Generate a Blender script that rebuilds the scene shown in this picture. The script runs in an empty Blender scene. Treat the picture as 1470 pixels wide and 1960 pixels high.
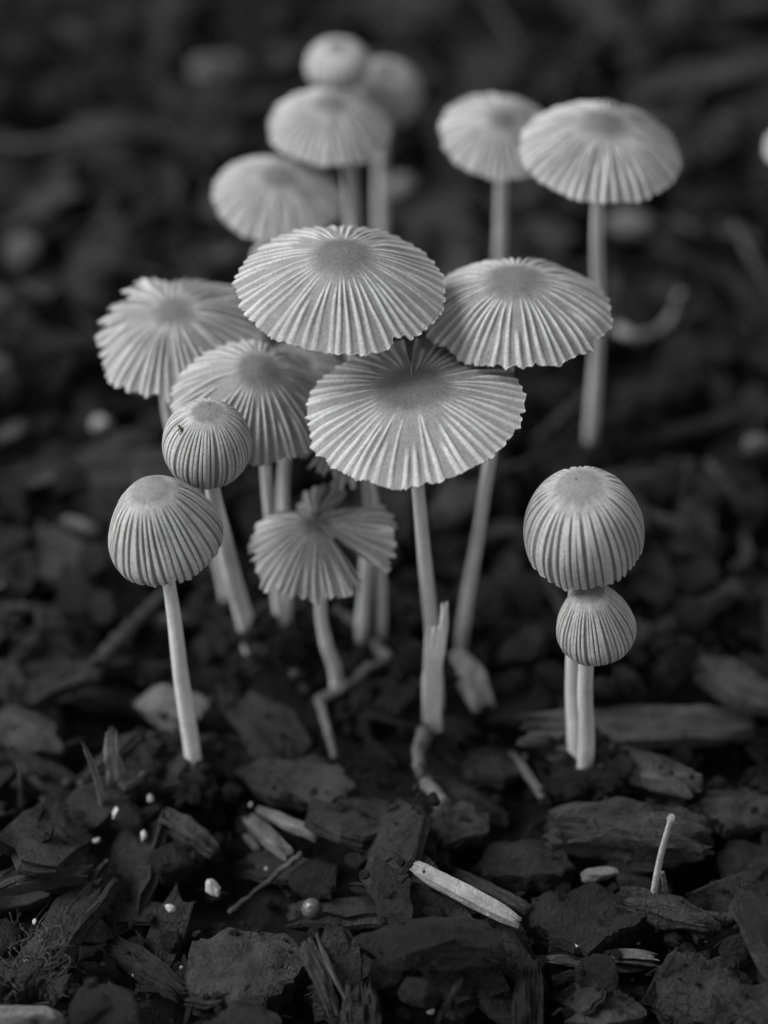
import bpy, math, random
import numpy as np
from mathutils import noise as mnoise, Vector, Matrix

CM = 0.01                                   # everything below is measured in centimetres
# ------------------------------------------------------------------ camera
PITCH = math.radians(40); CAM_Z = 25.3; CAM_Y = -30.0
FPX = 980 / math.tan(math.radians(10))      # focal length in photo pixels (1470 x 1960)
FOCUS = 33.4
scene = bpy.context.scene
col = scene.collection
cam_data = bpy.data.cameras.new('camera')
cam = bpy.data.objects.new('camera', cam_data)
col.objects.link(cam)
scene.camera = cam
cam.location = (0, CAM_Y * CM, CAM_Z * CM)
cam.rotation_euler = (math.pi / 2 - PITCH, 0, 0)
cam_data.sensor_fit = 'VERTICAL'
cam_data.sensor_height = 24
cam_data.lens = 12 / math.tan(math.radians(10))
cam_data.clip_start = 0.005
cam_data.clip_end = 50
cam_data.dof.use_dof = True
cam_data.dof.focus_distance = (FOCUS - 0.05) * CM
cam_data.dof.aperture_fstop = cam_data.lens / 12.0
cam_data.dof.aperture_blades = 9
# ------------------------------------------------------------------ sky, sun, exposure
SUN_EL, SUN_AZ = math.radians(46), math.radians(-86)   # azimuth from +Y (away from camera), negative = left
world = bpy.data.worlds.new('World')
scene.world = world
world.use_nodes = True
wn, wl = world.node_tree.nodes, world.node_tree.links
sky = wn.new('ShaderNodeTexSky')
sky.sky_type = 'NISHITA'
sky.sun_disc = False
sky.sun_elevation = SUN_EL
sky.sun_rotation = SUN_AZ
bw = wn.new('ShaderNodeRGBToBW')            # the photograph is black and white
wl.new(sky.outputs[0], bw.inputs[0])
wl.new(bw.outputs[0], wn['Background'].inputs[0])
wn['Background'].inputs[1].default_value = 0.08
sun_data = bpy.data.lights.new('sun', 'SUN')
sun_data.energy = 1.5
sun_data.angle = math.radians(36)
sun_data.color = (1, 1, 1)
sun = bpy.data.objects.new('sun', sun_data)
col.objects.link(sun)
sd = Vector((math.sin(SUN_AZ) * math.cos(SUN_EL), math.cos(SUN_AZ) * math.cos(SUN_EL), math.sin(SUN_EL)))
sun.rotation_euler = sd.to_track_quat('Z', 'Y').to_euler()
sun.location = sd
scene.view_settings.view_transform = 'Standard'
scene.view_settings.look = 'None'
scene.view_settings.gamma = 1
scene.view_settings.use_curve_mapping = False
scene.view_settings.exposure = 1.3
scene.render.engine = 'CYCLES'
scene.cycles.use_denoising = True
scene.cycles.max_bounces = 6

# ------------------------------------------------------------------ pixel -> place
C0 = np.array([0, CAM_Y, CAM_Z])
FW = np.array([0, math.cos(PITCH), -math.sin(PITCH)])
UP = np.array([0, math.sin(PITCH), math.cos(PITCH)])
RT = np.array([1.0, 0, 0])
def ray(x, y): return FW + RT * (x - 735) / FPX + UP * (980 - y) / FPX
def ground_at(x, y, z=0.0):
    d = ray(x, y); return C0 + d * ((z - CAM_Z) / d[2])
def upright_at(x, y, Y):
    d = ray(x, y); return C0 + d * ((Y - CAM_Y) / d[1])
def px_size(p): return float((np.asarray(p) - C0) @ FW) / FPX
def project(p):
    q = np.asarray(p) - C0; w = q @ FW
    return 735 + FPX * (q @ RT) / w, 980 - FPX * (q @ UP) / w

# ------------------------------------------------------------------ materials
def new_mat(name):
    m = bpy.data.materials.new(name); m.use_nodes = True
    nt = m.node_tree
    return m, nt, nt.nodes, nt.links, nt.nodes['Principled BSDF']
def noise_node(nt, vec, scale, detail=4, rough=0.6):
    n = nt.nodes.new('ShaderNodeTexNoise'); n.inputs['Scale'].default_value = scale
    n.inputs['Detail'].default_value = detail; n.inputs['Roughness'].default_value = rough
    if vec is not None: nt.links.new(vec, n.inputs['Vector'])
    return n.outputs['Fac']
def math_node(nt, op, a, b=0.0, clamp=False):
    n = nt.nodes.new('ShaderNodeMath'); n.operation = op; n.use_clamp = clamp
    for i, v in enumerate((a, b)):
        if isinstance(v, (int, float)): n.inputs[i].default_value = v
        else: nt.links.new(v, n.inputs[i])
    return n.outputs[0]
def maprange(nt, v, a, b, c, d):
    n = nt.nodes.new('ShaderNodeMapRange'); nt.links.new(v, n.inputs[0])
    for i, k in enumerate((a, b, c, d)): n.inputs[i + 1].default_value = k
    return n.outputs[0]
def mixf(nt, fac, a, b):
    n = nt.nodes.new('ShaderNodeMix'); n.data_type = 'FLOAT'
    for i, v in zip((0, 2, 3), (fac, a, b)):
        if isinstance(v, (int, float)): n.inputs[i].default_value = v
        else: nt.links.new(v, n.inputs[i])
    return n.outputs[0]
def grey(nt, v, sock):
    n = nt.nodes.new('ShaderNodeCombineColor')
    for i in range(3): nt.links.new(v, n.inputs[i])
    nt.links.new(n.outputs[0], sock)
def coords(nt, sx=100, sy=100, sz=100, rnd=True):
    t = nt.nodes.new('ShaderNodeTexCoord'); mp = nt.nodes.new('ShaderNodeMapping')
    mp.inputs['Scale'].default_value = (sx, sy, sz)
    nt.links.new(t.outputs['Object'], mp.inputs['Vector'])
    if rnd:
        oi = nt.nodes.new('ShaderNodeObjectInfo')
        s = math_node(nt, 'MULTIPLY', oi.outputs['Random'], 37.0)
        cx = nt.nodes.new('ShaderNodeCombineXYZ')
        for i in range(3): nt.links.new(s, cx.inputs[i])
        nt.links.new(cx.outputs[0], mp.inputs['Location'])
    return mp.outputs['Vector']
def bump(nt, h, bsdf, dist, strength=1.0):
    b = nt.nodes.new('ShaderNodeBump'); b.inputs['Distance'].default_value = dist * CM
    b.inputs['Strength'].default_value = strength
    nt.links.new(h, b.inputs['Height']); nt.links.new(b.outputs[0], bsdf.inputs['Normal'])
    return b
def attr(nt, name):
    a = nt.nodes.new('ShaderNodeAttribute'); a.attribute_name = name
    return a.outputs['Fac']

def cap_material(name, ridge=.66, valley=.35, disc=.20, trans=.25):
    m, nt, N, L, B = new_mat(name)
    v = coords(nt)
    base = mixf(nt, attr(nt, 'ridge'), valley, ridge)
    base = mixf(nt, attr(nt, 'disc'), base, disc)
    n1 = noise_node(nt, v, 2.2, 4); n2 = noise_node(nt, v, 28, 4, .7)
    k = math_node(nt, 'MULTIPLY', maprange(nt, n1, .3, .7, .82, 1.12), maprange(nt, n2, .3, .7, .78, 1.2))
    sv = N.new('ShaderNodeTexVoronoi'); sv.inputs['Scale'].default_value = 11; L.new(v, sv.inputs['Vector'])
    spot = math_node(nt, 'MULTIPLY', maprange(nt, sv.outputs['Distance'], .08, .16, 1, 0), math_node(nt, 'GREATER_THAN', noise_node(nt, v, 4.3, 2), .62))
    k = math_node(nt, 'MULTIPLY', k, maprange(nt, spot, 0, 1, 1, .72))
    c = math_node(nt, 'MULTIPLY', base, k)
    grey(nt, c, B.inputs['Base Color'])
    B.inputs['Roughness'].default_value = .75
    B.inputs['Specular IOR Level'].default_value = .25
    fine = math_node(nt, 'ADD', noise_node(nt, v, 45, 5, .75), math_node(nt, 'MULTIPLY', noise_node(nt, v, 9, 3), .8))
    bump(nt, fine, B, .016)
    tr = N.new('ShaderNodeBsdfTranslucent'); grey(nt, c, tr.inputs[0])
    mx = N.new('ShaderNodeMixShader'); mx.inputs[0].default_value = trans
    L.new(B.outputs[0], mx.inputs[1]); L.new(tr.outputs[0], mx.inputs[2])
    L.new(mx.outputs[0], N['Material Output'].inputs[0])
    return m
def stem_material():
    m, nt, N, L, B = new_mat('mushroom_stem')
    v = coords(nt); vs = coords(nt, 900, 900, 60)
    k = math_node(nt, 'MULTIPLY', maprange(nt, noise_node(nt, v, 1.5, 3), .3, .7, .80, 1.12), maprange(nt, noise_node(nt, vs, 1.2, 3), .3, .7, .84, 1.1))
    c = math_node(nt, 'MULTIPLY', k, .60)
    grey(nt, c, B.inputs['Base Color'])
    B.inputs['Roughness'].default_value = .5
    B.inputs['Specular IOR Level'].default_value = .3
    B.inputs['Subsurface Weight'].default_value = .35
    B.inputs['Subsurface Radius'].default_value = (1, 1, 1)
    B.inputs['Subsurface Scale'].default_value = .05 * CM
    bump(nt, math_node(nt, 'ADD', noise_node(nt, vs, 1.0, 4), noise_node(nt, v, 9, 4)), B, .02)
    return m
def bark_material(name, lo, hi, rough=.64, streak=1.0, fine=.05, spec=.35, var=(.5, 1.5), crk=.8, con=1.0):
    m, nt, N, L, B = new_mat(name)
    v = coords(nt); vf = coords(nt, 45, 420, 300)
    n1 = noise_node(nt, v, 2.0, 6, .62); n2 = noise_node(nt, vf, 1.6, 5, .65); n3 = noise_node(nt, v, 22, 5, .7)
    t = math_node(nt, 'ADD', math_node(nt, 'MULTIPLY', n1, .5), math_node(nt, 'MULTIPLY', n2, .5 * streak))
    t = math_node(nt, 'ADD', t, math_node(nt, 'MULTIPLY', n3, .35))
    c = maprange(nt, t, .48, .92, lo * (1 - .5 * con), hi * (1 + .7 * con))
    oi = N.new('ShaderNodeObjectInfo')
    c = math_node(nt, 'MULTIPLY', c, maprange(nt, oi.outputs['Random'], 0, 1, *var))
    # sparse pale mineral specks
    vo = N.new('ShaderNodeTexVoronoi'); vo.inputs['Scale'].default_value = 9; L.new(v, vo.inputs['Vector'])
    sp = maprange(nt, vo.outputs['Distance'], .03, .07, 1, 0)
    sel = math_node(nt, 'GREATER_THAN', noise_node(nt, v, 3.1, 2), .60)
    sp = math_node(nt, 'MULTIPLY', sp, sel)
    c = mixf(nt, sp, c, .14)
    grey(nt, c, B.inputs['Base Color'])
    grey_r = maprange(nt, n1, .35, .7, rough - .15, rough + .12)
    L.new(grey_r, B.inputs['Roughness'])
    B.inputs['Specular IOR Level'].default_value = spec
    cr = N.new('ShaderNodeTexVoronoi'); cr.feature = 'DISTANCE_TO_EDGE'; cr.inputs['Scale'].default_value = 5.5
    wv = N.new('ShaderNodeVectorMath'); wv.operation = 'MULTIPLY_ADD'
    nn = N.new('ShaderNodeTexNoise'); nn.inputs['Scale'].default_value = 5; L.new(v, nn.inputs['Vector'])
    L.new(nn.outputs['Color'], wv.inputs[0]); wv.inputs[1].default_value = (.35, .35, .35); L.new(v, wv.inputs[2]); L.new(wv.outputs[0], cr.inputs['Vector'])
    crack = math_node(nt, 'MULTIPLY', maprange(nt, cr.outputs['Distance'], 0, .05, 1, 0), maprange(nt, noise_node(nt, v, 1.6, 2), .5, .62, 0, 1))
    h = math_node(nt, 'ADD', math_node(nt, 'MULTIPLY', n2, streak), math_node(nt, 'MULTIPLY', n3, .7))
    h = math_node(nt, 'ADD', h, math_node(nt, 'MULTIPLY', noise_node(nt, v, 7, 4, .6), 1.3))
    h = math_node(nt, 'SUBTRACT', h, math_node(nt, 'MULTIPLY', crack, crk))
    h = math_node(nt, 'ADD', h, math_node(nt, 'MULTIPLY', noise_node(nt, v, 70, 4, .7), .35))
    bump(nt, h, B, fine * 1.6)
    return m
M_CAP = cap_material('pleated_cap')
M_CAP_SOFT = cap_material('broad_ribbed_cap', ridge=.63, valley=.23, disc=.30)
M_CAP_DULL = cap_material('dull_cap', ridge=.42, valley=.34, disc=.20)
M_STEM = stem_material()
M_BARK = bark_material('dark_bark', 0.006, 0.034)
M_BARK_MID = bark_material('grey_bark', 0.012, 0.052, var=(.8, 1.25))
M_FLAKE = bark_material('smooth_bark', 0.006, 0.027, streak=.35, fine=.055, spec=.42)
M_LUMP = bark_material('charred_lump', 0.006, 0.036, streak=.1, fine=.07)
M_TWIG = bark_material('twig_bark', .012, .062, fine=.03)
M_WOOD_GREY = bark_material('weathered_wood', .05, .17, fine=.025, var=(.85, 1.2), crk=.1, con=.6)
M_WOOD_PALE = bark_material('pale_wood', .24, .46, fine=.02, var=(.9, 1.1), crk=0, con=.15)
M_BRIGHT = bark_material('bleached_wood', .5, .8, fine=.015, var=(.95, 1.05), crk=0, con=.1)
M_DULL = bark_material('dull_wood', .12, .26, fine=.02, var=(.85, 1.15), crk=0, con=.4)
M_TORN = bark_material('torn_bark', .03, .11, fine=.04)
M_SOIL = bark_material('soil', .004, .018, streak=0, fine=.12, var=(1, 1))
def plain(name, v, rough, spec=.5):
    m, nt, N, L, B = new_mat(name)
    k = maprange(nt, noise_node(nt, coords(nt), 14, 4), .3, .7, v * .7, v * 1.25)
    grey(nt, k, B.inputs['Base Color']); B.inputs['Roughness'].default_value = rough
    B.inputs['Specular IOR Level'].default_value = spec
    bump(nt, noise_node(nt, coords(nt), 30, 3), B, .01)
    return m
M_GRAIN = plain('pale_grain', .48, .4)
M_SEED = plain('seed_coat', .075, .25)
M_INSECT = plain('insect_shell', .01, .4)
M_DEW, _nt, _N, _L, _B = new_mat('dew')
_B.inputs['Transmission Weight'].default_value = 1; _B.inputs['Roughness'].default_value = .02; _B.inputs['IOR'].default_value = 1.33

# ------------------------------------------------------------------ mesh helpers
def make_mesh(name, V, F, mat, smooth=True, sharp=None):
    me = bpy.data.meshes.new(name)
    V = np.asarray(V, dtype=np.float64) * CM
    if isinstance(F, np.ndarray) and F.ndim == 2:
        k = F.shape[1]
        me.vertices.add(len(V)); me.vertices.foreach_set('co', V.ravel())
        me.loops.add(F.size); me.loops.foreach_set('vertex_index', F.astype(np.int32).ravel())
        me.polygons.add(len(F)); me.polygons.foreach_set('loop_start', np.arange(0, F.size, k, dtype=np.int32))
        me.update(calc_edges=True)
    else:
        me.from_pydata(V.tolist(), [], [list(f) for f in F]); me.update()
    me.materials.append(mat)
    me.polygons.foreach_set('use_smooth', np.ones(len(me.polygons), dtype=bool) if smooth else np.zeros(len(me.polygons), dtype=bool))
    if sharp: me.set_sharp_from_angle(angle=math.radians(sharp))
    me.validate()
    return me
def link(name, me, parent=None, loc=None):
    o = bpy.data.objects.new(name, me); col.objects.link(o)
    if parent is not None: o.parent = parent
    if loc is not None: o.location = [c * CM for c in loc]
    return o
def tag(o, label, cat, group=None):
    o['label'] = label; o['category'] = cat
    if group: o['group'] = group
    return o
def empty(name, loc):
    o = bpy.data.objects.new(name, None); col.objects.link(o); o.location = [c * CM for c in loc]
    o.empty_display_size = .005
    return o
def grid_faces(nr, nc, closed=True, off=0):
    i = np.arange(nr - 1)[:, None]; j = np.arange(nc if closed else nc - 1)[None, :]; j2 = (j + 1) % nc
    return np.stack([i * nc + j, i * nc + j2, (i + 1) * nc + j2, (i + 1) * nc + j], -1).reshape(-1, 4) + off
def spline(P, n):
    P = np.asarray(P, float)
    if len(P) == 2: t = np.linspace(0, 1, n)[:, None]; return P[0] * (1 - t) + P[1] * t
    Q = np.vstack([2 * P[0] - P[1], P, 2 * P[-1] - P[-2]]); out = []
    for u in np.linspace(0, len(P) - 1 - 1e-9, n):
        i = int(u); f = u - i; a, b, c, d = Q[i:i + 4]
        out.append(.5 * ((2 * b) + (c - a) * f + (2 * a - 5 * b + 4 * c - d) * f * f + (3 * b - a - 3 * c + d) * f ** 3))
    return np.array(out)
def tube(P, rad, nc=16, wob=0.0, seed=0, flat=1.0):
    """closed tube round the polyline P with one radius per point"""
    P = np.asarray(P, float); n = len(P); rng = np.random.default_rng(seed)
    T = np.gradient(P, axis=0); T /= np.linalg.norm(T, axis=1)[:, None]
    a = np.linspace(0, 2 * np.pi, nc, endpoint=False)
    ref = np.array([0, 0, 1.0]) if abs(T[0][2]) < .8 else np.array([0, 1.0, 0])
    V = []
    ph = rng.uniform(0, 6.28, 4)
    for i in range(n):
        x = np.cross(ref, T[i]); x /= np.linalg.norm(x); y = np.cross(T[i], x)
        u = i / max(1, n - 1)
        r = rad[i] * (1 + wob * (np.sin(2 * a + ph[0] + 3 * u) * .5 + np.sin(3 * a + ph[1] - 7 * u) * .35 + np.sin(5 * a + ph[2] + 11 * u) * .25 + rng.normal(0, .25, nc)))
        V.append(P[i] + np.outer(np.cos(a) * r, x) + np.outer(np.sin(a) * r * flat, y))
    V = np.concatenate(V); F = [list(f) for f in grid_faces(n, nc)]
    V = np.vstack([V, P[0], P[-1]]); b = n * nc
    for j in range(nc):
        F.append([(j + 1) % nc, j, b]); F.append([(n - 1) * nc + j, (n - 1) * nc + (j + 1) % nc, b + 1])
    return V, F

# ------------------------------------------------------------------ heap of mulch: height map and scatter
HX0, HY0, HS, HNX, HNY = -26.0, -22.0, 0.1, 520, 560
rng = np.random.default_rng(7)
def fbm(x, y, s, o=4, seed=0.0):
    return mnoise.fractal(Vector((x * s + seed, y * s - seed, seed * .37)), 0.6, 2.1, o)
DROP = .55
FEET = [tuple(ground_at(*p)[:2]) for p in ((693, 1200), (836, 1330), (886, 1205), (373, 1482), (478, 1232), (432, 1132), (542, 1210), (642, 1288), (1101, 1452), (1122, 1484), (1130, 848), (945, 790), (684, 760), (505, 860), (731, 1196))]
def ground_z(x, y):
    m = max((math.exp(-((x - bx) ** 2 + (y - by) ** 2) / .45) for bx, by in FEET), default=0)
    return m * (DROP - .30) + .16 * fbm(x, y, .22, 3, 3.3) + .07 * fbm(x, y, 1.3, 3, 9.1) - DROP
hm = np.zeros((HNX, HNY))
gx = np.arange(0, HNX, 4); gy = np.arange(0, HNY, 4)
coarse = np.array([[ground_z(HX0 + i * HS, HY0 + j * HS) for j in gy] for i in gx])
hm = np.kron(coarse, np.ones((4, 4)))[:HNX, :HNY]
def hm_at(x, y):
    i = int(np.clip((x - HX0) / HS, 0, HNX - 1)); j = int(np.clip((y - HY0) / HS, 0, HNY - 1)); return hm[i, j]
def footprint(x, y, yaw, L, W):
    u, v = np.meshgrid(np.linspace(-.46, .46, max(3, int(L / .12))), np.linspace(-.42, .42, max(3, int(W / .12))))
    u = u.ravel() * L; v = v.ravel() * W; c, s = math.cos(yaw), math.sin(yaw)
    X = x + u * c - v * s; Y = y + u * s + v * c
    I = np.clip(((X - HX0) / HS).astype(int), 0, HNX - 1); J = np.clip(((Y - HY0) / HS).astype(int), 0, HNY - 1)
    return u, v, I, J
def settle(x, y, yaw, L, W, T, extra=(0, 0), sink=.35, write=True):
    """rest a slab on the heap: returns a 3x3 frame (local x, y, z) and its centre"""
    u, v, I, J = footprint(x, y, yaw, L, W)
    h = hm[I, J]
    A = np.stack([u, v, np.ones_like(u)], 1)
    co = np.linalg.lstsq(A, h, rcond=None)[0]
    sx = np.clip(co[0], -.5, .5) + extra[0]; sy = np.clip(co[1], -.6, .6) + extra[1]
    top = np.quantile(h - sx * u - sy * v, .85)
    z = top + T * (.5 - sink * .5)
    if write:
        hm[I, J] = np.maximum(h, np.minimum(z + sx * u + sy * v + T * .35, h + .6))
    c, s = math.cos(yaw), math.sin(yaw)
    ex = np.array([c, s, sx]); ex /= np.linalg.norm(ex)
    ey = np.array([-s, c, sy]); ey -= ex * (ex @ ey); ey /= np.linalg.norm(ey)
    return np.stack([ex, ey, np.cross(ex, ey)], 1), np.array([x, y, z])

# piece shapes: V in cm, local x along the grain, z through the thickness
def nz(p, s, seed): return mnoise.noise(Vector((p[0] * s + seed * 7.1, p[1] * s - seed * 3.3, p[2] * s + seed * 1.7)))
def fibre_chip(L, W, T, seed, nu=22, nv=12, jag=.10, taper=.35, cup=.15, rough=1.0):
    """split wood or bark: long grain, torn ends, layered edges"""
    r = random.Random(seed)
    tp0, tp1 = r.uniform(0, taper), r.uniform(0, taper)
    skew = r.uniform(-.25, .25); bow = r.uniform(-.12, .12)
    endn0 = [r.uniform(-1, 1) for _ in range(nv + 1)]; endn1 = [r.uniform(-1, 1) for _ in range(nv + 1)]
    ridge = [r.uniform(-1, 1) for _ in range(nv + 1)]
    rows = []
    def pt(u, j, side):
        v = j / nv * 2 - 1
        e = (u - .5)
        jitter = jag * L * (endn0[j] * max(0, .5 - u) * 2 + endn1[j] * max(0, u - .5) * 2) * abs(e) * 2
        x = e * L + jitter + skew * v * W * .5 * e * 2
        wid = 1 - tp0 * max(0, .5 - u) ** 1.5 * 2.8 - tp1 * max(0, u - .5) ** 1.5 * 2.8
        edge = .10 * mnoise.noise(Vector((u * 4.2 + seed, (3 if v > 0 else -3), seed * .3))) + .05 * mnoise.noise(Vector((u * 13 + seed, (5 if v > 0 else -5), seed * .7)))
        y = v * W * .5 * (wid + edge) + bow * L * (e * e - .1)
        th = T * .5 * (1 - .35 * abs(v) ** 3) * (1 - .5 * abs(e * 2) ** 4)
        z = side * th + cup * W * (v * v - .4) * .6
        z += rough * T * (.14 * ridge[j] * (.3 + mnoise.noise(Vector((u * 3.1 + j * 1.9, seed, side)))) * 1.4 + .30 * nz((x, y * 2.5, side * 3), 2.1 / max(L, .4) * 1.6, seed))
        z += rough * T * .10 * nz((x * .8, y * 5, side), 5.0, seed + 5)
        return (x, y, z)
    top = [[pt(i / nu, j, 1) for j in range(nv + 1)] for i in range(nu + 1)]
    bot = [[pt(i / nu, j, -1) for j in range(nv + 1)] for i in range(nu + 1)]
    V = [p for row in top for p in row] + [p for row in bot for p in row]
    off = (nu + 1) * (nv + 1); F = []
    for i in range(nu):
        for j in range(nv):
            a = i * (nv + 1) + j
            F.append((a, a + nv + 1, a + nv + 2, a + 1)); F.append((off + a, off + a + 1, off + a + nv + 2, off + a + nv + 1))
    ring = [(0, j) for j in range(nv)] + [(i, nv) for i in range(nu)] + [(nu, j) for j in range(nv, 0, -1)] + [(i, 0) for i in range(nu, 0, -1)]
    # layered side: two middle rings, one recessed
    n = len(ring); base = len(V); cx = 0
    for lv, ins in ((.34, -.035), (.66, .02)):
        for k, (i, j) in enumerate(ring):
            t, b = Vector(top[i][j]), Vector(bot[i][j]); p = t.lerp(b, lv)
            d = Vector((p.x, p.y, 0)); 
            if d.length > 0: d.normalize()
            p += d * (ins * min(W, L) * 2.2 * (.5 + abs(mnoise.noise(Vector((k * .37 + seed, lv * 5, seed))) * 2))) 
            V.append(tuple(p))
    idx = lambda i, j: i * (nv + 1) + j
    for k in range(n):
        k2 = (k + 1) % n
        a, b = idx(*ring[k]), idx(*ring[k2]); m1, m1b = base + k, base + k2; m2, m2b = base + n + k, base + n + k2
        F += [(a, b, m1b, m1), (m1, m1b, m2b, m2), (m2, m2b, off + b, off + a)]
    return np.array(V), F
def flake(L, W, T, seed, rings=7, seg=30, corners=6, dome=.12, rough=1.0, layered=False):
    """broken plate of bark with an angular outline"""
    r = random.Random(seed)
    angs = sorted((k + r.uniform(-.32, .32)) * 2 * math.pi / corners for k in range(corners))
    rad = [r.uniform(.8, 1.1) for _ in range(corners)]
    P = [(math.cos(a) * q, math.sin(a) * q) for a, q in zip(angs, rad)]
    out = []
    for k in range(seg):
        th = 2 * math.pi * k / seg; dx, dy = math.cos(th), math.sin(th); best = 1.0
        for i in range(corners):
            (x1, y1), (x2, y2) = P[i], P[(i + 1) % corners]
            den = dx * (y2 - y1) - dy * (x2 - x1)
            if abs(den) < 1e-9: continue
            t = (x1 * (y2 - y1) - y1 * (x2 - x1)) / den; s = (x1 * dy - y1 * dx) / den
            if t > 0 and -1e-6 <= s <= 1 + 1e-6: best = t; break
        best *= 1 + .11 * mnoise.noise(Vector((dx * 3 + seed, dy * 3, seed))) + .07 * mnoise.noise(Vector((dx * 9 + seed, dy * 9, 4))) + .04 * mnoise.noise(Vector((dx * 21 + seed, dy * 21, 9)))
        out.append((dx * best, dy * best))
    V = []; F = []
    levels = [(q / rings, 1) for q in range(rings + 1)]
    side = [(1.03, .45), (.985 if not layered else .93, .1), (1.02, -.3), (.97, -.62)]
    seq = levels + side + [(1 - (q + 1) / 4, -1) for q in range(4)]
    V.append((0, 0, 0)); first = True
    rowstart = []
    for s, zz in seq:
        if s == 0:
            if first: first = False; continue
            continue
        rowstart.append(len(V))
        for (ox, oy) in out:
            V.append((ox * s * L * .5, oy * s * W * .5, zz))
    V2 = []
    for k, (x, y, zz) in enumerate(V):
        e = math.hypot(x / (L * .5), y / (W * .5))
        h = zz * T * .5 if k else T * .5
        z = h - dome * W * (e * e) * .5
        z += rough * (T * .30 * nz((x, y, zz * .5), 1.7 / max(.3, L) * 1.6, seed) + T * .30 * nz((x, y, zz), 4.5, seed + 2) + .020 * nz((x, y, zz), 13, seed + 3))
        if k and abs(zz) < .9:
            q = 1 + .05 * mnoise.noise(Vector((x * 9 + seed, y * 9, zz * 7)))
            x *= q; y *= q
        V2.append((x, y, z))
    nrow = len(rowstart)
    for j in range(seg): F.append((0, rowstart[0] + j, rowstart[0] + (j + 1) % seg))
    for i in range(nrow - 1):
        a, b = rowstart[i], rowstart[i + 1]
        for j in range(seg): F.append((a + j, b + j, b + (j + 1) % seg, a + (j + 1) % seg))
    last = rowstart[-1]; F.append([last + j for j in range(seg)][::-1])
    return np.array(V2), F
def ico(sub):
    import bmesh
    bm = bmesh.new(); bmesh.ops.create_icosphere(bm, subdivisions=sub, radius=1)
    V = np.array([v.co[:] for v in bm.verts]); F = [[v.index for v in f.verts] for f in bm.faces]; bm.free()
    return V, F
ICO = {k: ico(k) for k in (1, 2, 3, 4)}
def lump(L, W, T, seed, sub=3, rough=1.0):
    V, F = ICO[sub]; out = []
    r = random.Random(seed)
    planes = [(Vector((r.gauss(0, 1), r.gauss(0, 1), r.gauss(0, 1))).normalized(), r.uniform(.55, .9)) for _ in range(9)]
    for p in V:
        p = Vector(p); q = p.copy()
        for n, d in planes:
            s = q.dot(n)
            if s > d: q -= n * (s - d) * .85
        q *= 1 + rough * (.16 * nz(p, 1.5, seed) + .09 * nz(p, 4, seed) + .05 * nz(p, 9, seed))
        out.append((q.x * L * .58, q.y * W * .58, q.z * T * .58))
    return np.array(out), F
def twig_shape(L, r0, seed, n=18, nc=9, bend=.12):
    r = random.Random(seed)
    P = spline([(-L / 2, 0, 0), (-L * .18, r.uniform(-bend, bend) * L, r.uniform(-.03, .03) * L), (L * .18, r.uniform(-bend, bend) * L, r.uniform(-.03, .03) * L), (L / 2, r.uniform(-bend, bend) * L, 0)], n)
    rad = [r0 * (1 - .35 * i / n) * (1 + .12 * math.sin(i * 1.7 + seed)) for i in range(n)]
    return tube(P, rad, nc, wob=.10, seed=seed)

# =================================================================== the setting: soil
xs = np.concatenate([np.linspace(-300, -27, 14), np.linspace(-26, 25.8, 200), np.linspace(27, 300, 14)])
ys = np.concatenate([np.linspace(-300, -23, 14), np.linspace(-22, 33.8, 214), np.linspace(35, 400, 14)])
GV = np.array([(x, y, ground_z(x, y) - .12 + .10 * fbm(x, y, 2.6, 3, 1.7)) for y in ys for x in xs])
GF = grid_faces(len(ys), len(xs), closed=False)
soil = link('ground', make_mesh('ground', GV, GF, M_SOIL)); soil['kind'] = 'structure'

# =================================================================== mushrooms: measured places
def prof(kind, n):
    s = np.linspace(0, 1, 101)
    def sm(x, k=13):
        xp = np.concatenate([2 * x[0] - x[1:k // 2 + 1][::-1], x, 2 * x[-1] - x[-(k // 2) - 1:-1][::-1]])
        return np.convolve(xp, np.ones(k) / k, 'valid')[:len(x)]
    if kind == 'flat': r = s; z = -(np.maximum(0, s - .05) ** 1.35)
    elif kind == 'umbrella': r = s; z = -(s ** 1.6)
    elif kind == 'dome': a = s * 1.80; r = np.sin(a); z = np.cos(a) - 1
    elif kind == 'globe': a = s * 2.2; r = np.sin(a); z = np.cos(a) - 1
    else:
        k = [0, .12, .24, .4, .6, .8, .92, 1]
        if kind == 'bell': r = sm(np.interp(s, k, [0, .24, .44, .63, .83, .98, 1.0, .96])); z = sm(-np.interp(s, k, [0, .02, .11, .28, .53, .79, .93, 1]))
        else:
            k[2] = .22
            r = sm(np.interp(s, k, [0, .26, .46, .68, .90, 1.0, .9, .72])); z = sm(-np.interp(s, k, [0, .02, .08, .26, .50, .75, .92, 1]))
        r[0] = 0
    z = z - z[0]; r = np.maximum(r, 0)
    # two extra steps past the rim so that ragged edges can run on
    r = r / r.max(); z = z / abs(z[-1])
    L = np.concatenate([[0], np.cumsum(np.hypot(np.diff(r), np.diff(z) * .6))]); L /= L[-1]
    t = np.linspace(0, 1, n)
    return np.interp(t, L, r), np.interp(t, L, z)
def tilt_frame(tx, ty):
    a = np.array([tx, ty, 1.0]); a /= np.linalg.norm(a)
    x = np.array([1.0, 0, 0]); x -= a * (x @ a); x /= np.linalg.norm(x)
    return np.stack([x, np.cross(a, x), a], 1)
def sstep(a, b, x): t = np.clip((x - a) / (b - a), 0, 1); return t * t * (3 - 2 * t)

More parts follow.
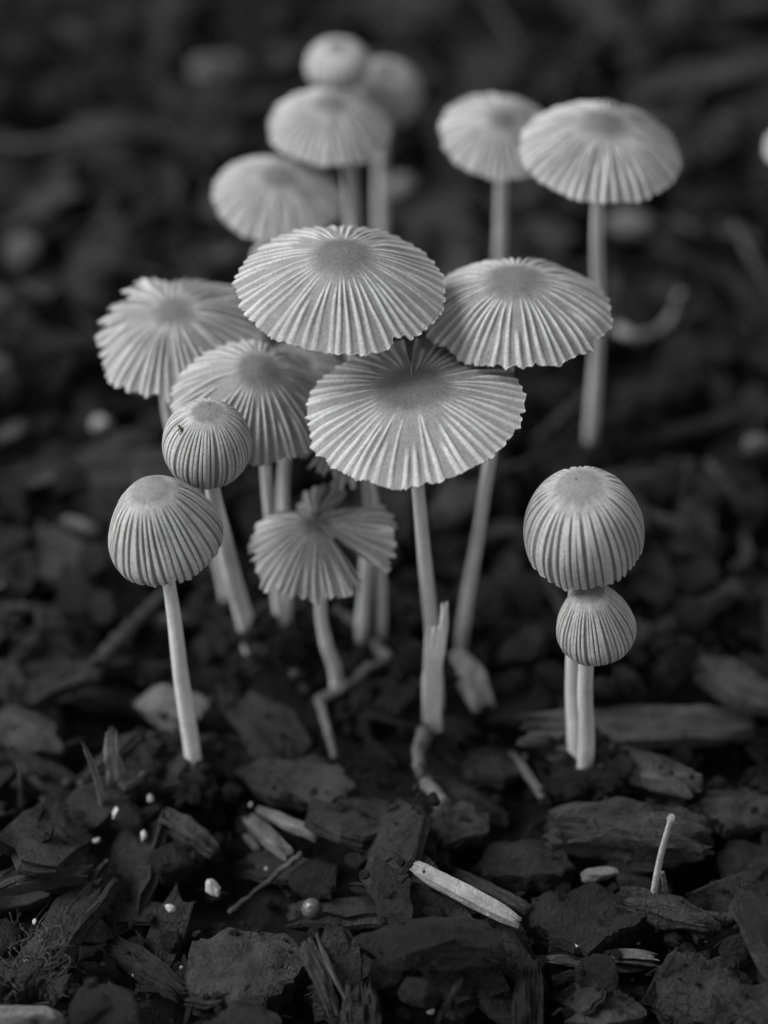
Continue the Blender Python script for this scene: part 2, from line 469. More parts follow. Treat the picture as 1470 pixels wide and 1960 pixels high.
def build_mushroom(label, cap, stem_px, stem_w, base_z=.0, N=50, style='narrow', td=.22, amp=.030, seed=1, mat=None,
                   tears=(), lifts=(), ragged=.012, wave=.02, nphi=10, nt=56, group=None, curl=.010):
    r_ = np.random.default_rng(seed)
    kind, R, hr, tilt, apex = cap
    apex = np.array(apex); M = tilt_frame(*tilt)
    base_px = stem_px[-1]
    base = ground_at(base_px[0], base_px[1], base_z) if len(base_px) == 2 else np.array(base_px)
    root = empty('mushroom', base)
    tag(root, label, 'mushroom', group)
    nc = N * nphi
    phi = np.arange(nc) * 2 * np.pi / nc
    t = np.linspace(0, 1, nt) ** .9
    # ridges
    rp = (np.arange(N) + r_.uniform(-.27, .27, N)) * 2 * np.pi / N
    rs = np.where(r_.random(N) < (.30 if style == 'narrow' else .0), r_.uniform(td + .12, .62, N), td + r_.uniform(-.02, .09, N))
    ra = r_.uniform(.75, 1.15, N); rw = r_.uniform(.85, 1.2, N)
    w1, w2 = r_.uniform(0, 6.28, N), r_.uniform(3, 9, N)
    half, edge = (.11, .20) if style == 'narrow' else (.24, .18)
    Hh = np.zeros((nt, nc))
    sp = 2 * np.pi / N
    for i in range(N):
        d = (phi[None, :] - rp[i] - sp * .10 * np.sin(w1[i] + w2[i] * t)[:, None] + np.pi) % (2 * np.pi) - np.pi
        d = np.abs(d) / sp / rw[i]
        prof_ = 1 - sstep(half, half + edge, d)
        g = sstep(rs[i] - .02, rs[i] + .16, t)[:, None]
        Hh = np.maximum(Hh, prof_ * g * ra[i])
    fade = np.array([[mnoise.noise(Vector((math.cos(p) * 2.6 + seed, math.sin(p) * 2.6, q * 3.2))) for p in phi[::5]] for q in t[::4]])
    fade = np.repeat(np.repeat(fade, 4, 0)[:nt], 5, 1)[:, :nc]
    if fade.shape[0] < nt: fade = np.vstack([fade, fade[-1:].repeat(nt - fade.shape[0], 0)])
    for _ in range(3): fade = (fade + np.roll(fade, 2, 1) + np.roll(fade, -2, 1)) / 3; fade[1:-1] = (fade[:-2] + fade[1:-1] + fade[2:]) / 3
    Hh = Hh * np.clip(1.0 + .55 * fade, .45, 1.2)
    if style == 'broad':                      # skin stays whole near the disc, grooves open downwards
        g = sstep(td, td + .22, t)[:, None]
        Hh = 1 - (1 - np.minimum(Hh, 1)) * g
    # rim: scallops, wear, tears
    tm = 1 + ragged * .8 * (Hh[-1] - .6)
    ph = r_.uniform(0, 6.28, 6)
    tm += ragged * (np.sin(3 * phi + ph[0]) * .6 + np.sin(7 * phi + ph[1]) * .6 + np.sin(13 * phi + ph[2]) * .5 + np.interp(phi, np.linspace(0, 2 * np.pi, N * 2), r_.normal(0, .7, N * 2)))
    tm += np.repeat(r_.normal(0, ragged * .45, nc // 2 + 1), 2)[:nc]
    tm = np.minimum(tm, 1.045)
    for (a, wdt, dep) in tears:
        d = np.abs((phi - a + np.pi) % (2 * np.pi) - np.pi)
        jag = 1 + .25 * np.interp(phi, np.linspace(0, 2 * np.pi, 160), r_.normal(0, 1, 160))
        k = 1 - sstep(wdt * .55, wdt, d * jag)
        tm = tm * (1 - dep * k)
    Tm = t[:, None] * tm[None, :]
    pr, pz = prof(kind, 200); pt = np.linspace(0, 1, 200)
    er, ez = (pr[-1] - pr[-3]) / (pt[-1] - pt[-3]), (pz[-1] - pz[-3]) / (pt[-1] - pt[-3])
    over = np.maximum(Tm - 1, 0)
    rr = np.interp(Tm, pt, pr) + er * over; zz = np.interp(Tm, pt, pz) + ez * over
    gr, gz = np.interp(Tm, pt, np.gradient(pr, pt)), np.interp(Tm, pt, np.gradient(pz, pt)) * hr
    gl = np.hypot(gr, gz) + 1e-9
    nr_, nz_ = -gz / gl, gr / gl               # outward normal of the profile
    A = amp * R * (sstep(td, td + .35, t) * (1 - .4 * sstep(.8, 1, t)))[:, None]
    und = wave * R * (np.sin(2 * phi + ph[3]) + .7 * np.sin(3 * phi + ph[4]) + .5 * np.sin(5 * phi + ph[5]))[None, :] * (t ** 2)[:, None]
    cu = np.interp(phi, np.linspace(0, 2 * np.pi, N // 2), np.append(r_.normal(0, 1, N // 2 - 1), 0))
    und = und + curl * R * cu[None, :] * (t ** 7)[:, None]
    for (a, wdt, dz, dr) in lifts:
        d = np.abs((phi - a + np.pi) % (2 * np.pi) - np.pi)
        und = und + (1 - sstep(wdt * .6, wdt, d))[None, :] * dz * R * (t ** 1.5)[:, None]
        rr = rr * (1 + (1 - sstep(wdt * .6, wdt, d))[None, :] * dr * t[:, None])
    def shell(off):
        r2 = rr * R + nr_ * (Hh * A + off); z2 = zz * hr * R + nz_ * (Hh * A + off) + und
        return np.stack([r2 * np.cos(phi), r2 * np.sin(phi), z2], -1)
    th = .022
    outer, inner = shell(0), shell(-th)
    P = np.concatenate([outer.reshape(-1, 3), inner.reshape(-1, 3)]) @ M.T + apex - base
    n1 = nt * nc
    F = np.concatenate([grid_faces(nt, nc)[:, ::-1], grid_faces(nt, nc) + n1,
                        np.stack([(nt - 1) * nc + np.arange(nc), (nt - 1) * nc + (np.arange(nc) + 1) % nc, n1 + (nt - 1) * nc + (np.arange(nc) + 1) % nc, n1 + (nt - 1) * nc + np.arange(nc)], 1)])
    # orientation: make outer normals point away
    fn = np.cross(P[F[:, 2]] - P[F[:, 0]], P[F[:, 3]] - P[F[:, 1]])
    if fn[nc * 5][2] < 0: F = F[:, ::-1]; fn = -fn
    vn = np.zeros_like(P)
    for k in range(4): np.add.at(vn, F[:, k], fn)
    vn /= np.linalg.norm(vn, axis=1)[:, None] + 1e-20
    disc_rows = int(np.searchsorted(t, td))
    row = np.minimum(F % n1, n1 - 1) // nc
    is_disc = (row.max(1) <= disc_rows) & (F.max(1) < n1)
    ridge_v = np.concatenate([Hh.ravel(), Hh.ravel()])
    star = np.interp(phi, np.linspace(0, 2 * np.pi, N), r_.normal(0, .018, N))
    disc_v = 1 - sstep(td - .05, td + .13, t[:, None] + star[None, :])
    disc_v = np.concatenate([disc_v.ravel(), disc_v.ravel()])
    def sub(name, mask, parent):
        f = F[mask]; ids, inv = np.unique(f, return_inverse=True); f2 = inv.reshape(f.shape)
        me = make_mesh(name, P[ids], f2, mat or M_CAP)
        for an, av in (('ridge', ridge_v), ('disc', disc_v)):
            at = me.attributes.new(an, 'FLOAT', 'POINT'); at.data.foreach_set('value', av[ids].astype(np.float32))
        me.normals_split_custom_set_from_vertices(vn[ids].tolist())
        return link(name, me, parent)
    cap_o = sub('cap', ~is_disc, root)
    sub('cap_centre', is_disc, cap_o)
    # gills: thin blades hanging under the cap
    GVs, GFs = [], []
    for i in range(N):
        j = int(round(rp[i] / (2 * np.pi) * nc)) % nc
        rows = list(range(int(nt * .25), int(nt * .96), 6))
        b0 = len(GVs)
        for q in rows:
            p = inner[q, j]; dpt = .10 * R * math.sin(math.pi * min(1, (q / nt - .2) / .8))
            GVs.append(p + np.array([0, 0, .004])); GVs.append(p - np.array([nr_[q, j] * math.cos(phi[j]), nr_[q, j] * math.sin(phi[j]), nz_[q, j]]) * dpt)
        for q in range(len(rows) - 1): GFs.append((b0 + 2 * q, b0 + 2 * q + 1, b0 + 2 * q + 3, b0 + 2 * q + 2))
    g = make_mesh('gills', np.array(GVs) @ M.T + apex - base, GFs, M_CAP_DULL); link('gills', g, cap_o)
    # stem
    top = apex - M[:, 2] * hr * R * .12
    mids = []
    ptop = project(apex - M[:, 2] * hr * R * .6)
    for (x, y) in stem_px[:-1]:
        bpx = project(base)
        f = (y - ptop[1]) / (bpx[1] - ptop[1]); mids.append(upright_at(x, y, top[1] * (1 - f) + base[1] * f))
    low = base + np.array([0, 0, -.8]) + (base - (mids[-1] if mids else top)) * np.array([.04, .04, 0])
    pts = spline([top] + mids + [base, low], 46)
    pts[4:-6, 0] += .005 * np.sin(np.linspace(0, 14, 36) + seed) * np.sin(np.linspace(0, 3.14, 36))
    u = np.linspace(0, 1, 46); sc_ = np.array([px_size(p) for p in pts])
    rad = .5 * (stem_w[0] * (1 - u) + stem_w[1] * u) * sc_ * (1 + .04 * np.sin(u * 9 + seed) + .015 * np.sin(u * 23 + seed * 2))
    V, Fs = tube(pts - base, rad, 20, wob=.012, seed=seed)
    link('stem', make_mesh('stem', V, Fs, M_STEM), root)
    return root, cap_o, (outer, M, apex, base, phi, t, vn)

CAPS = {
 'A': ('flat', 1.224, .448, (.044, -.034), (-.484, -2.466, 6.126)),
 'B': ('flat', 1.27, .321, (-.10, -.061), (.322, -3.542, 5.01)),
 'C': ('umbrella', 1.13, .478, (-.025, .034), (1.538, -2.067, 5.487)),
 'M1': ('bell', .66, 1.46, (-.19, -.073), (-2.675, -4.559, 4.339)),
 'M2': ('globe', .538, 1.341, (.06, -.073), (-2.033, -3.65, 4.665)),
 'M3': ('umbrella', 1.002, .521, (-.104, -.209), (-2.576, -1.458, 4.56)),
 'M4': ('umbrella', .961, .715, (.179, -.207), (-1.48, -2.51, 4.491)),
 'M5': ('flat', .837, .627, (-.057, -.212), (-.815, -3.345, 2.781)),
 'D': ('dome', .68, 1.548, (-.131, -.118), (2.191, -4.688, 4.49)),
 'E': ('egg', .504, 1.311, (-.231, -.153), (2.329, -5.43, 3.385)),
 'F': ('umbrella', 1.013, .519, (.062, -.098), (2.761, 1.052, 5.658)),
 'G': ('flat', .776, .477, (.127, -.238), (1.539, 2.311, 4.919)),
 'H': ('umbrella', .812, .568, (.05, -.092), (-.7, 2.774, 4.874)),
 'M7': ('umbrella', .848, .478, (.09, -.122), (-1.369, 1.747, 4.402)),
 'I': ('globe', .443, 1.205, (-.062, -.154), (-.664, 4.937, 4.397)),
 'J': ('globe', .554, 1.316, (.054, -.142), (.018, 5.543, 3.673)),
 'K': ('umbrella', .613, .414, (-.12, -.075), (5.611, 2.584, 4.529)),
 'M6': ('umbrella', .637, .763, (.014, -.348), (-.4, -2.335, 3.522)),
 'M8': ('umbrella', .559, .573, (.008, -.306), (-1.062, -1.334, 3.665)),
}
CAPS['M2'] = ('globe', .507, 1.697, (.057, -.063), (-2.03, -3.654, 4.731))
CAPS['E'] = ('egg', .45, 2.03, (-.172, -.072), (2.349, -5.123, 3.255))
PI = math.pi
FARG = 'mushrooms behind the main clump'
mush = {}
mush['A'] = build_mushroom('tallest mushroom of the clump, wide sharp pleated parasol cap with dark round centre', CAPS['A'], [(708, 960), (702, 1070), (693, 1200)], (24, 26), N=52, td=.20, amp=.018, seed=11, tears=[(-.95, .10, .06), (1.75, .05, .10)], ragged=.012, wave=.012)
mush['B'] = build_mushroom('widest flat pleated mushroom with star shaped centre, stem behind the pale upright splinter', CAPS['B'], [(800, 935), (816, 1100), (836, 1330)], (22, 30), N=52, td=.24, amp=.018, seed=23, tears=[(1.62, .05, .62), (1.45, .04, .3)], ragged=.014, wave=.022)
mush['C'] = build_mushroom('domed parasol mushroom with wavy pleats and long stem slanting down to the left', CAPS['C'], [(972, 700), (938, 880), (910, 1050), (886, 1205)], (22, 24), N=48, td=.22, amp=.030, seed=31, ragged=.016, wave=.016)
mush['M1'] = build_mushroom('bell shaped ribbed mushroom with notched rim on a leaning slender stem of its own', CAPS['M1'], [(322, 1110), (346, 1285), (373, 1482)], (22, 36), N=50, style='broad', td=.27, amp=.034, seed=41, mat=M_CAP_SOFT, tears=[(-1.38, .07, .055)], ragged=.008, wave=.02)
mush['M2'] = build_mushroom('small rounded mushroom with fine dark grooves and a tiny insect on its cap', CAPS['M2'], [(408, 940), (440, 1080), (478, 1232)], (30, 33), N=56, style='broad', td=.24, amp=.034, seed=53, mat=M_CAP_SOFT, ragged=.006, wave=.008)
mush['M3'] = build_mushroom('parasol mushroom with torn frayed upper edge beside the rounded small cap', CAPS['M3'], [(322, 790), (395, 1000), (432, 1132)], (22, 26), N=46, td=.16, amp=.03, seed=61, tears=[(2.5, .14, .30), (2.2, .05, .2), (2.82, .06, .17), (3.05, .05, .14), (3.3, .04, .1), (2.0, .06, .12), (3.5, .04, .08)], lifts=[(2.5, .8, .10, 0)], ragged=.03, wave=.03, nt=44, curl=.04)
mush['M4'] = build_mushroom('mushroom with drooping pleated cap directly behind the small rounded one', CAPS['M4'], [(509, 900), (522, 1050), (540, 1216)], (22, 24), N=46, td=.20, amp=.034, seed=71, tears=[(.4, .06, .12)], ragged=.014, wave=.03, nt=44)
mush['M5'] = build_mushroom('low torn mushroom whose cap is split into ragged lobes', CAPS['M5'], [(614, 1165), (622, 1225), (642, 1288)], (22, 24), N=42, td=.13, amp=.034, seed=83,
    tears=[(-.66, .20, .72), (.95, .26, .62), (2.25, .34, .62), (2.95, .05, .15), (3.3, .05, .1)], lifts=[(.1, .75, .10, .14), (1.55, .4, .25, 0)], ragged=.04, wave=.05, nt=44, curl=.09)
mush['D'] = build_mushroom('round domed ribbed mushroom, upper one of the touching pair', CAPS['D'], [(1096, 1290), (1101, 1400), (1106, 1470)], (27, 36), N=50, style='broad', td=.29, amp=.030, seed=97, mat=M_CAP_SOFT, ragged=.010, wave=.008, group=None)
mush['E'] = build_mushroom('small egg shaped ribbed mushroom tucked under the domed cap', CAPS['E'], [(1121, 1290), (1122, 1400), (1121, 1488)], (27, 35), N=52, style='broad', td=.24, amp=.036, seed=101, mat=M_CAP_SOFT, tears=[(-1.3, .05, .05)], ragged=.012, wave=.012)
mush['F'] = build_mushroom('blurred parasol mushroom with long bare stem rising beside a dark stick', CAPS['F'], [(1143, 400), (1144, 620), (1130, 848)], (20, 25), N=44, td=.18, amp=.04, seed=113, ragged=.014, nt=36, nphi=8)
mush['G'] = build_mushroom('blurred smooth mushroom half hidden behind the long stemmed parasol', CAPS['G'], [(960, 350), (955, 500), (945, 790)], (21, 23), N=40, td=.16, amp=.022, seed=127, nt=30, nphi=8)
mush['H'] = build_mushroom('blurred cone shaped mushroom below the two most distant caps', CAPS['H'], [(668, 330), (678, 430), (684, 760)], (18, 20), N=40, td=.16, amp=.03, seed=131, nt=30, nphi=8)
mush['M7'] = build_mushroom('blurred pale mushroom just behind the tallest cap', CAPS['M7'], [(505, 470), (492, 520), (505, 860)], (17, 19), N=40, td=.18, amp=.025, seed=137, nt=30, nphi=8)
mush['I'] = build_mushroom('most distant small round mushroom, paler of the top two', CAPS['I'], [(668, 300), (676, 640)], (17, 19), N=40, style='broad', td=.2, amp=.03, seed=139, nt=26, nphi=6)
mush['J'] = build_mushroom('dim grey round mushroom next to the most distant pale cap', CAPS['J'], [(728, 320), (733, 560)], (18, 20), N=40, style='broad', td=.2, amp=.03, seed=149, mat=M_CAP_DULL, nt=26, nphi=6)
mush['K'] = build_mushroom('blurred dull mushroom standing alone beyond the long stemmed parasol, cap rim showing', CAPS['K'], [(1555, 500), (1560, 800)], (18, 20), N=40, td=.18, amp=.03, seed=151, mat=M_CAP_DULL, nt=26, nphi=6)
mush['M6'] = build_mushroom('withered mushroom with frayed hanging rim hidden beneath the widest flat cap', CAPS['M6'], [(715, 960), (728, 1090), (731, 1196)], (18, 20), N=36, td=.2, amp=.06, seed=157,
    tears=[(-2.0, .14, .16), (-1.35, .12, .30), (-.9, .10, .12), (-2.6, .10, .25), (-.4, .1, .2)], ragged=.06, wave=.05, nt=36, mat=M_CAP, curl=.10)
mush['M8'] = build_mushroom('mushroom almost wholly hidden behind the drooping pleated cap, its stem beside that stem', CAPS['M8'], [(543, 900), (545, 1050), (549, 1195)], (20, 22), N=36, td=.2, amp=.04, seed=163, nt=30, nphi=8)

# a tiny insect and a dew drop on the rounded cap
def on_cap(key, x, y):
    root, cap_o, (outer, M, apex, base, phi, t, vn) = mush[key]
    W = outer.reshape(-1, 3) @ M.T + apex
    q = W - C0; w = q @ FW
    px = 735 + FPX * (q @ RT) / w; py = 980 - FPX * (q @ UP) / w
    d = (px - x) ** 2 + (py - y) ** 2 + np.where(vn[:len(W)] @ (-FW) > .05, 0, 1e6)
    i = int(np.argmin(d)); return W[i], vn[i]
p, n = on_cap('M2', 347, 822)
ins = empty('insect', p + n * .014); ins.scale = (1.5,) * 3; tag(ins, 'tiny dark insect sitting on the small rounded mushroom', 'insect')
V, F = lump(.055, .022, .02, 5, 2, .3); Mi = tilt_frame(.1, -.8)
a = math.radians(-55); Rz = np.array([[math.cos(a), -math.sin(a), 0], [math.sin(a), math.cos(a), 0], [0, 0, 1]])
link('body', make_mesh('body', V @ Rz.T @ Mi.T, F, M_INSECT), ins)
V, F = lump(.022, .020, .018, 6, 2, .3)
link('head', make_mesh('head', (V + np.array([-.034, 0, 0])) @ Rz.T @ Mi.T, F, M_INSECT), ins)
for k in range(6):
    s = -1 if k % 2 else 1; x0 = (-.012, .002, .016)[k // 2]
    V, F = tube(spline([(x0, 0, 0), (x0 + .004, s * .018, .006), (x0 + .008, s * .03, -.012)], 6), [.0022] * 6, 5)
    link('leg', make_mesh('leg', V @ Rz.T @ Mi.T, F, M_INSECT), ins)
p, n = on_cap('M2', 400, 775)
V, F = lump(.03, .026, .02, 8, 3, .2)
tag(link('dew_drop', make_mesh('dew_drop', V, F, M_DEW), None, p + n * .004), 'tiny glinting dew drop on top of the small rounded mushroom', 'dew drop')

p, n = on_cap('D', 1103, 918)
V, F = lump(.03, .024, .018, 12, 2, .6)
tag(link('soil_speck', make_mesh('soil_speck', V, F, M_INSECT), None, p), 'single dark speck on the centre of the domed mushroom', 'speck')
# =================================================================== scattered mulch
BASES = [np.array(o[0].location) / CM for o in mush.values()]
def clear_of_stems(x, y, r):
    return all((x - b[0]) ** 2 + (y - (b[1] - .15)) ** 2 > r * r for b in BASES)
LIB = {'bark_chip': [], 'bark_flake': [], 'wood_splinter': [], 'mulch_lump': [], 'twig': []}
for s in range(16): LIB['bark_chip'].append(('c', 1.0, .42, .17, make_mesh('bark_chip', *fibre_chip(1.0, .42 + .012 * s, .17, 100 + s, 20, 10), M_BARK, sharp=38)))
for s in range(14): LIB['bark_flake'].append(('f', 1.0, .72, .15, make_mesh('bark_flake', *flake(1.0, .72, .15, 200 + s, 6, 26, 5 + s % 3, dome=.10 - .02 * (s % 4)), M_FLAKE, sharp=38)))
for s in range(10): LIB['wood_splinter'].append(('s', 1.0, .14, .07, make_mesh('wood_splinter', *fibre_chip(1.0, .14, .07, 300 + s, 18, 5, jag=.12, taper=.8, cup=.05), M_TWIG, sharp=40)))
for s in range(8): LIB['mulch_lump'].append(('l', .6, .5, .4, make_mesh('mulch_lump', *lump(.6, .5, .4, 400 + s, 3), M_LUMP, sharp=40)))
for s in range(8): LIB['twig'].append(('t', 1.6, .12, .12, make_mesh('twig', *twig_shape(1.6, .06, 500 + s), M_TWIG)))
# joined lower layers (far too many to tell apart)
def stuff(name, label, cat, mat, shapes, n, region, size, keep=None, write=True, extra=.4, sink=.5, zoff=0):
    Vs, Fs, k = [], [], 0
    while n > 0:
        n -= 1
        x = rng.uniform(region[0], region[1]); y = rng.uniform(region[2], region[3])
        if keep and not keep(x, y): continue
        V, F, dims = shapes[rng.integers(len(shapes))]
        s = rng.uniform(*size) * (1 if rng.random() < .8 else 1.5)
        fr, c = settle(x, y, rng.uniform(0, 6.28), dims[0] * s, dims[1] * s, dims[2] * s, extra=rng.normal(0, extra, 2), sink=sink, write=write)
        c[2] += zoff
        Vs.append((V * s) @ fr.T + c); Fs.append(F + k); k += len(V)
    me = make_mesh(name, np.concatenate(Vs), np.concatenate(Fs), mat, smooth=False)
    o = link(name, me); o['kind'] = 'stuff'; tag(o, label, cat)
    return o
def tri(V, F):
    T = []
    for f in F:
        for k in range(1, len(f) - 1): T.append((f[0], f[k], f[k + 1]))
    return V, np.array(T)
lo_chip = [(*tri(*fibre_chip(1.0, .45, .16, 600 + s, 7, 4)), (1.0, .45, .16)) for s in range(8)] + [(*tri(*flake(1.0, .7, .15, 620 + s, 3, 12)), (1.0, .7, .15)) for s in range(6)]
lo_crumb = [(*tri(*lump(.3, .24, .18, 640 + s, 2)), (.3, .24, .18)) for s in range(6)] + [(*tri(*fibre_chip(.42, .10, .05, 660 + s, 5, 2, taper=.8)), (.42, .1, .05)) for s in range(6)]
def in_view(x, y, m=.4):
    u, v = project((x, y, .2)); mm = m / .0062
    return -mm < u < 1470 + mm and -mm < v < 1960 + mm
random.seed(3)
stuff('mulch_litter', 'deep layer of dark bark mulch covering the ground', 'mulch', M_BARK, lo_chip, 2600, (-20, 20, -18, 28), (.6, 1.3))
stuff('mulch_crumbs', 'small dark crumbs and shreds between the bark chips', 'mulch crumbs', M_LUMP, lo_crumb, 5200, (-11, 11, -12, 19), (.35, 1.0))
GROUPS = {
 'bark_chip': ('dark fibrous bark chip lying loose in the mulch', 'bark chip', 'loose fibrous bark chips'),
 'bark_flake': ('dark flat broken bark flake lying loose in the mulch', 'bark flake', 'loose flat bark flakes'),
 'wood_splinter': ('thin dull wood splinter lying loose in the mulch', 'splinter', 'loose thin splinters'),
 'mulch_lump': ('small crumbly dark lump lying loose in the mulch', 'lump', 'loose crumbly lumps'),
 'twig': ('thin round dull twig lying loose in the mulch', 'twig', 'loose thin twigs')}
# =================================================================== pieces one can point at
MATS = {'dull': M_DULL, 'bright': M_BRIGHT, 'torn': M_TORN, 'bark': M_BARK, 'flake': M_FLAKE, 'mid': M_BARK_MID, 'lump': M_LUMP, 'twig': M_TWIG, 'grey': M_WOOD_GREY, 'pale': M_WOOD_PALE}
def px_ground(x, y, dz=0.0):
    z = .0
    for _ in range(4):
        p = ground_at(x, y, z + dz); i, j = int((p[0] - HX0) / HS), int((p[1] - HY0) / HS)
        z = float(np.clip(np.quantile(hm[i - 1:i + 2, j - 1:j + 2], .7), -.5, .8))
    return ground_at(x, y, z + dz)
ZONES = []
def off_zones(x, y, half):
    u, v = project((x, y, .1)); q = np.array([u, v]); hp = half / px_size((x, y, 0))
    for p0, p1, w in ZONES:
        d = p1 - p0; t = np.clip((q - p0) @ d / (d @ d + 1e-9), 0, 1)
        if np.linalg.norm((q - p0 - t * d) * np.array([1, 1.25])) < w + hp: return False
    return True
def place(name, label, cat, shape, mat, p0, p1, w, T, roll=0, lift=(0, 0), up=False, seed=0, group=None, at_y=None, **kw):
    """a piece whose long axis runs between two photo pixels; w = apparent width in pixels, T in cm"""
    ZONES.append((np.array(p0, float), np.array(p1, float), w * .5))
    if up:
        e0 = px_ground(*p0, dz=lift[0]) if at_y is None else upright_at(*p0, at_y); e1 = upright_at(*p1, e0[1] + lift[1])
    else:                                   # rest on the heap: plane through what lies underneath
        z0 = z1 = .0
        for _ in range(4):
            e0 = ground_at(*p0, z0); e1 = ground_at(*p1, z1)
            L = float(np.linalg.norm(e1 - e0)); mid = (e0 + e1) / 2
            u, v, I, J = footprint(mid[0], mid[1], math.atan2(e1[1] - e0[1], e1[0] - e0[0]), L, w * px_size(mid))
            h = hm[I, J]; sl = float(np.clip(np.polyfit(u, h, 1)[0], -.25, .25)) if len(u) > 3 else 0
            top = float(np.quantile(h - sl * u, .8))
            z0, z1 = top - sl * L / 2 + T * .30 + lift[0], top + sl * L / 2 + T * .30 + lift[1]
        hm[I, J] = np.maximum(h, top + sl * u + T * .55 + sum(lift) / 2)
    L = float(np.linalg.norm(e1 - e0)); c = (e0 + e1) / 2; ex = (e1 - e0) / L
    if up:
        ez = -FW - ex * (ex @ -FW)
    else:
        zz = np.array([0, 0, 1.0]); ez = zz - ex * (ex @ zz)
    ez /= np.linalg.norm(ez); ey = np.cross(ez, ex)
    a = math.radians(roll); ey, ez = ey * math.cos(a) + ez * math.sin(a), ez * math.cos(a) - ey * math.sin(a)
    # apparent width is foreshortened by the view
    view = (c - C0) / np.linalg.norm(c - C0); vis = math.sqrt(max(.12, 1 - (ey @ view) ** 2))
    W = max(.03, (w * px_size(c) - T * .3) / vis) if shape != 'twig' else w * px_size(c)
    if shape == 'fibre': V, F = fibre_chip(L, W, T, seed, 40, 18, **kw)
    elif shape == 'flake': V, F = flake(L * 1.05, W, T, seed, 14, 64, **kw)
    elif shape == 'lump': V, F = lump(L, W, T, seed, 4, **kw)
    else: V, F = twig_shape(L, W * .5, seed, 26, 12, **kw)
    me = make_mesh(name, V, F, MATS.get(mat, mat), sharp=40 if shape != 'twig' else None)
    o = link(name, me)
    o.matrix_world = Matrix.Translation(Vector(c * CM)) @ Matrix(np.stack([ex, ey, ez], 1).tolist()).to_4x4()
    tag(o, label, cat, group)
    return o
def rod(name, label, cat, pix, w, mat, lift=0.0, wob=.17, seed=0, up=None, flat=1.0):
    """a bent root, twig or peel through several pixels, lying on the heap (or upright from its first pixel)"""
    b = px_ground(*pix[0], dz=lift)
    P = [b] + [upright_at(x, y, b[1] + up * (i + 1) / len(pix)) if up is not None else px_ground(x, y, dz=lift) for i, (x, y) in enumerate(pix[1:])]
    for qa, qb in zip(pix[:-1], pix[1:]): ZONES.append((np.array(qa, float), np.array(qb, float), max(w) * .5))
    P = np.array(P); c = P[0]; Q = spline(P, 30)
    ww = np.interp(np.linspace(0, 1, 30), np.linspace(0, 1, len(w)), w)
    Q[1:-1] += np.random.default_rng(seed).normal(0, .0003 * max(w), (28, 3)) + .00035 * max(w) * np.sin(np.arange(1, 29)[:, None] * np.array([.9, 1.3, .7]))
    V, F = tube(Q - c, ww * .5 * np.array([px_size(q) for q in Q]), 12, wob=wob, seed=seed, flat=flat)
    o = link(name, make_mesh(name, V, F, MATS.get(mat, mat)), None, c)
    tag(o, label, cat)
    return o
bc, bf, ws, ml, tw = 'bark_chip', 'bark_flake', 'wood_splinter', 'mulch_lump', 'twig'
# large dark pieces
place(ml, 'low crumbly clod at the foot of the twin mushroom stems', 'clod', 'lump', 'lump', (1062, 1505), (1200, 1500), 62, .45, seed=1)
place(bc, 'thick weathered bark block below the foot of the twin mushrooms', 'bark chip', 'fibre', 'mid', (1058, 1590), (1345, 1605), 120, .62, seed=2, roll=12, jag=.07, taper=.3)
place(bc, 'long grey bark strip lying behind the twin mushroom stems', 'bark chip', 'fibre', 'torn', (1025, 1400), (1410, 1392), 78, .30, seed=3, roll=8)
place(bc, 'grey bark strip angled between the clod and the long strip', 'bark chip', 'fibre', 'torn', (1085, 1440), (1320, 1500), 62, .28, seed=4)
place(bc, 'pale grey blunt wood chip lying just beyond the end of the long strip', 'wood chip', 'fibre', 'grey', (1345, 1285), (1500, 1355), 76, .32, seed=5, roll=10)
lay = place(bf, 'layered dark bark flake with bright splintered lower edge', 'bark flake', 'flake', 'flake', (1000, 1765), (1270, 1770), 150, .34, seed=6, layered=True, corners=5)
for k, (ox, oy, oz, L_, W_, T_, mt) in enumerate([(.12, -.48, -.06, 1.2, .15, .04, 'torn'), (.22, -.50, -.11, .95, .13, .04, 'torn'), (-.1, -.47, -.16, 1.3, .18, .05, 'mid')]):
    V, F = fibre_chip(L_, W_, T_, 700 + k, 40, 8, jag=.10, taper=.7, rough=2.2)
    V[:, 2] += .05 * np.sin(V[:, 0] * 4 + k) ; V[:, 1] += .05 * np.cos(V[:, 0] * 3.1 + k)
    link('torn_layer', make_mesh('torn_layer', V + np.array([ox, oy, oz]), F, MATS[mt], sharp=40), lay)
place(bf, 'large cracked rough bark flake beside the layered one', 'bark flake', 'flake', 'bark', (1232, 1905), (1440, 1880), 180, .30, seed=7, roll=14, corners=7, rough=1.3)
place(bc, 'squared bark chip next to the large cracked flake', 'bark chip', 'fibre', 'bark', (1410, 1950), (1520, 1915), 95, .30, seed=8)
place(bf, 'smooth upright looking bark flake between seed and pale stick', 'bark flake', 'flake', 'flake', (725, 1640), (770, 1790), 95, .24, seed=9, roll=-8)
place(bf, 'broad smooth stone like bark flake with a small pit', 'bark flake', 'flake', 'mid', (335, 1865), (605, 1850), 175, .42, seed=10, dome=.22, rough=.6, corners=7)
place(bf, 'wide smooth bark flake lying right of the leaning bell mushroom foot', 'bark flake', 'flake', 'mid', (462, 1490), (700, 1520), 118, .28, seed=11, corners=6, rough=.7, roll=10)
place(bf, 'lobed grey bark flake below the pale curved root', 'bark flake', 'flake', 'mid', (822, 1600), (935, 1565), 100, .26, seed=12, roll=15)
place(bf, 'grey rounded bark flake tilted up beside a thin upright stalk', 'bark flake', 'flake', 'mid', (-25, 1375), (135, 1440), 110, .26, seed=13, roll=18)
place(ml, 'pale chunky wood piece behind the leaning bell mushroom stem', 'wood chip', 'lump', 'grey', (268, 1352), (392, 1362), 84, .5, seed=14)
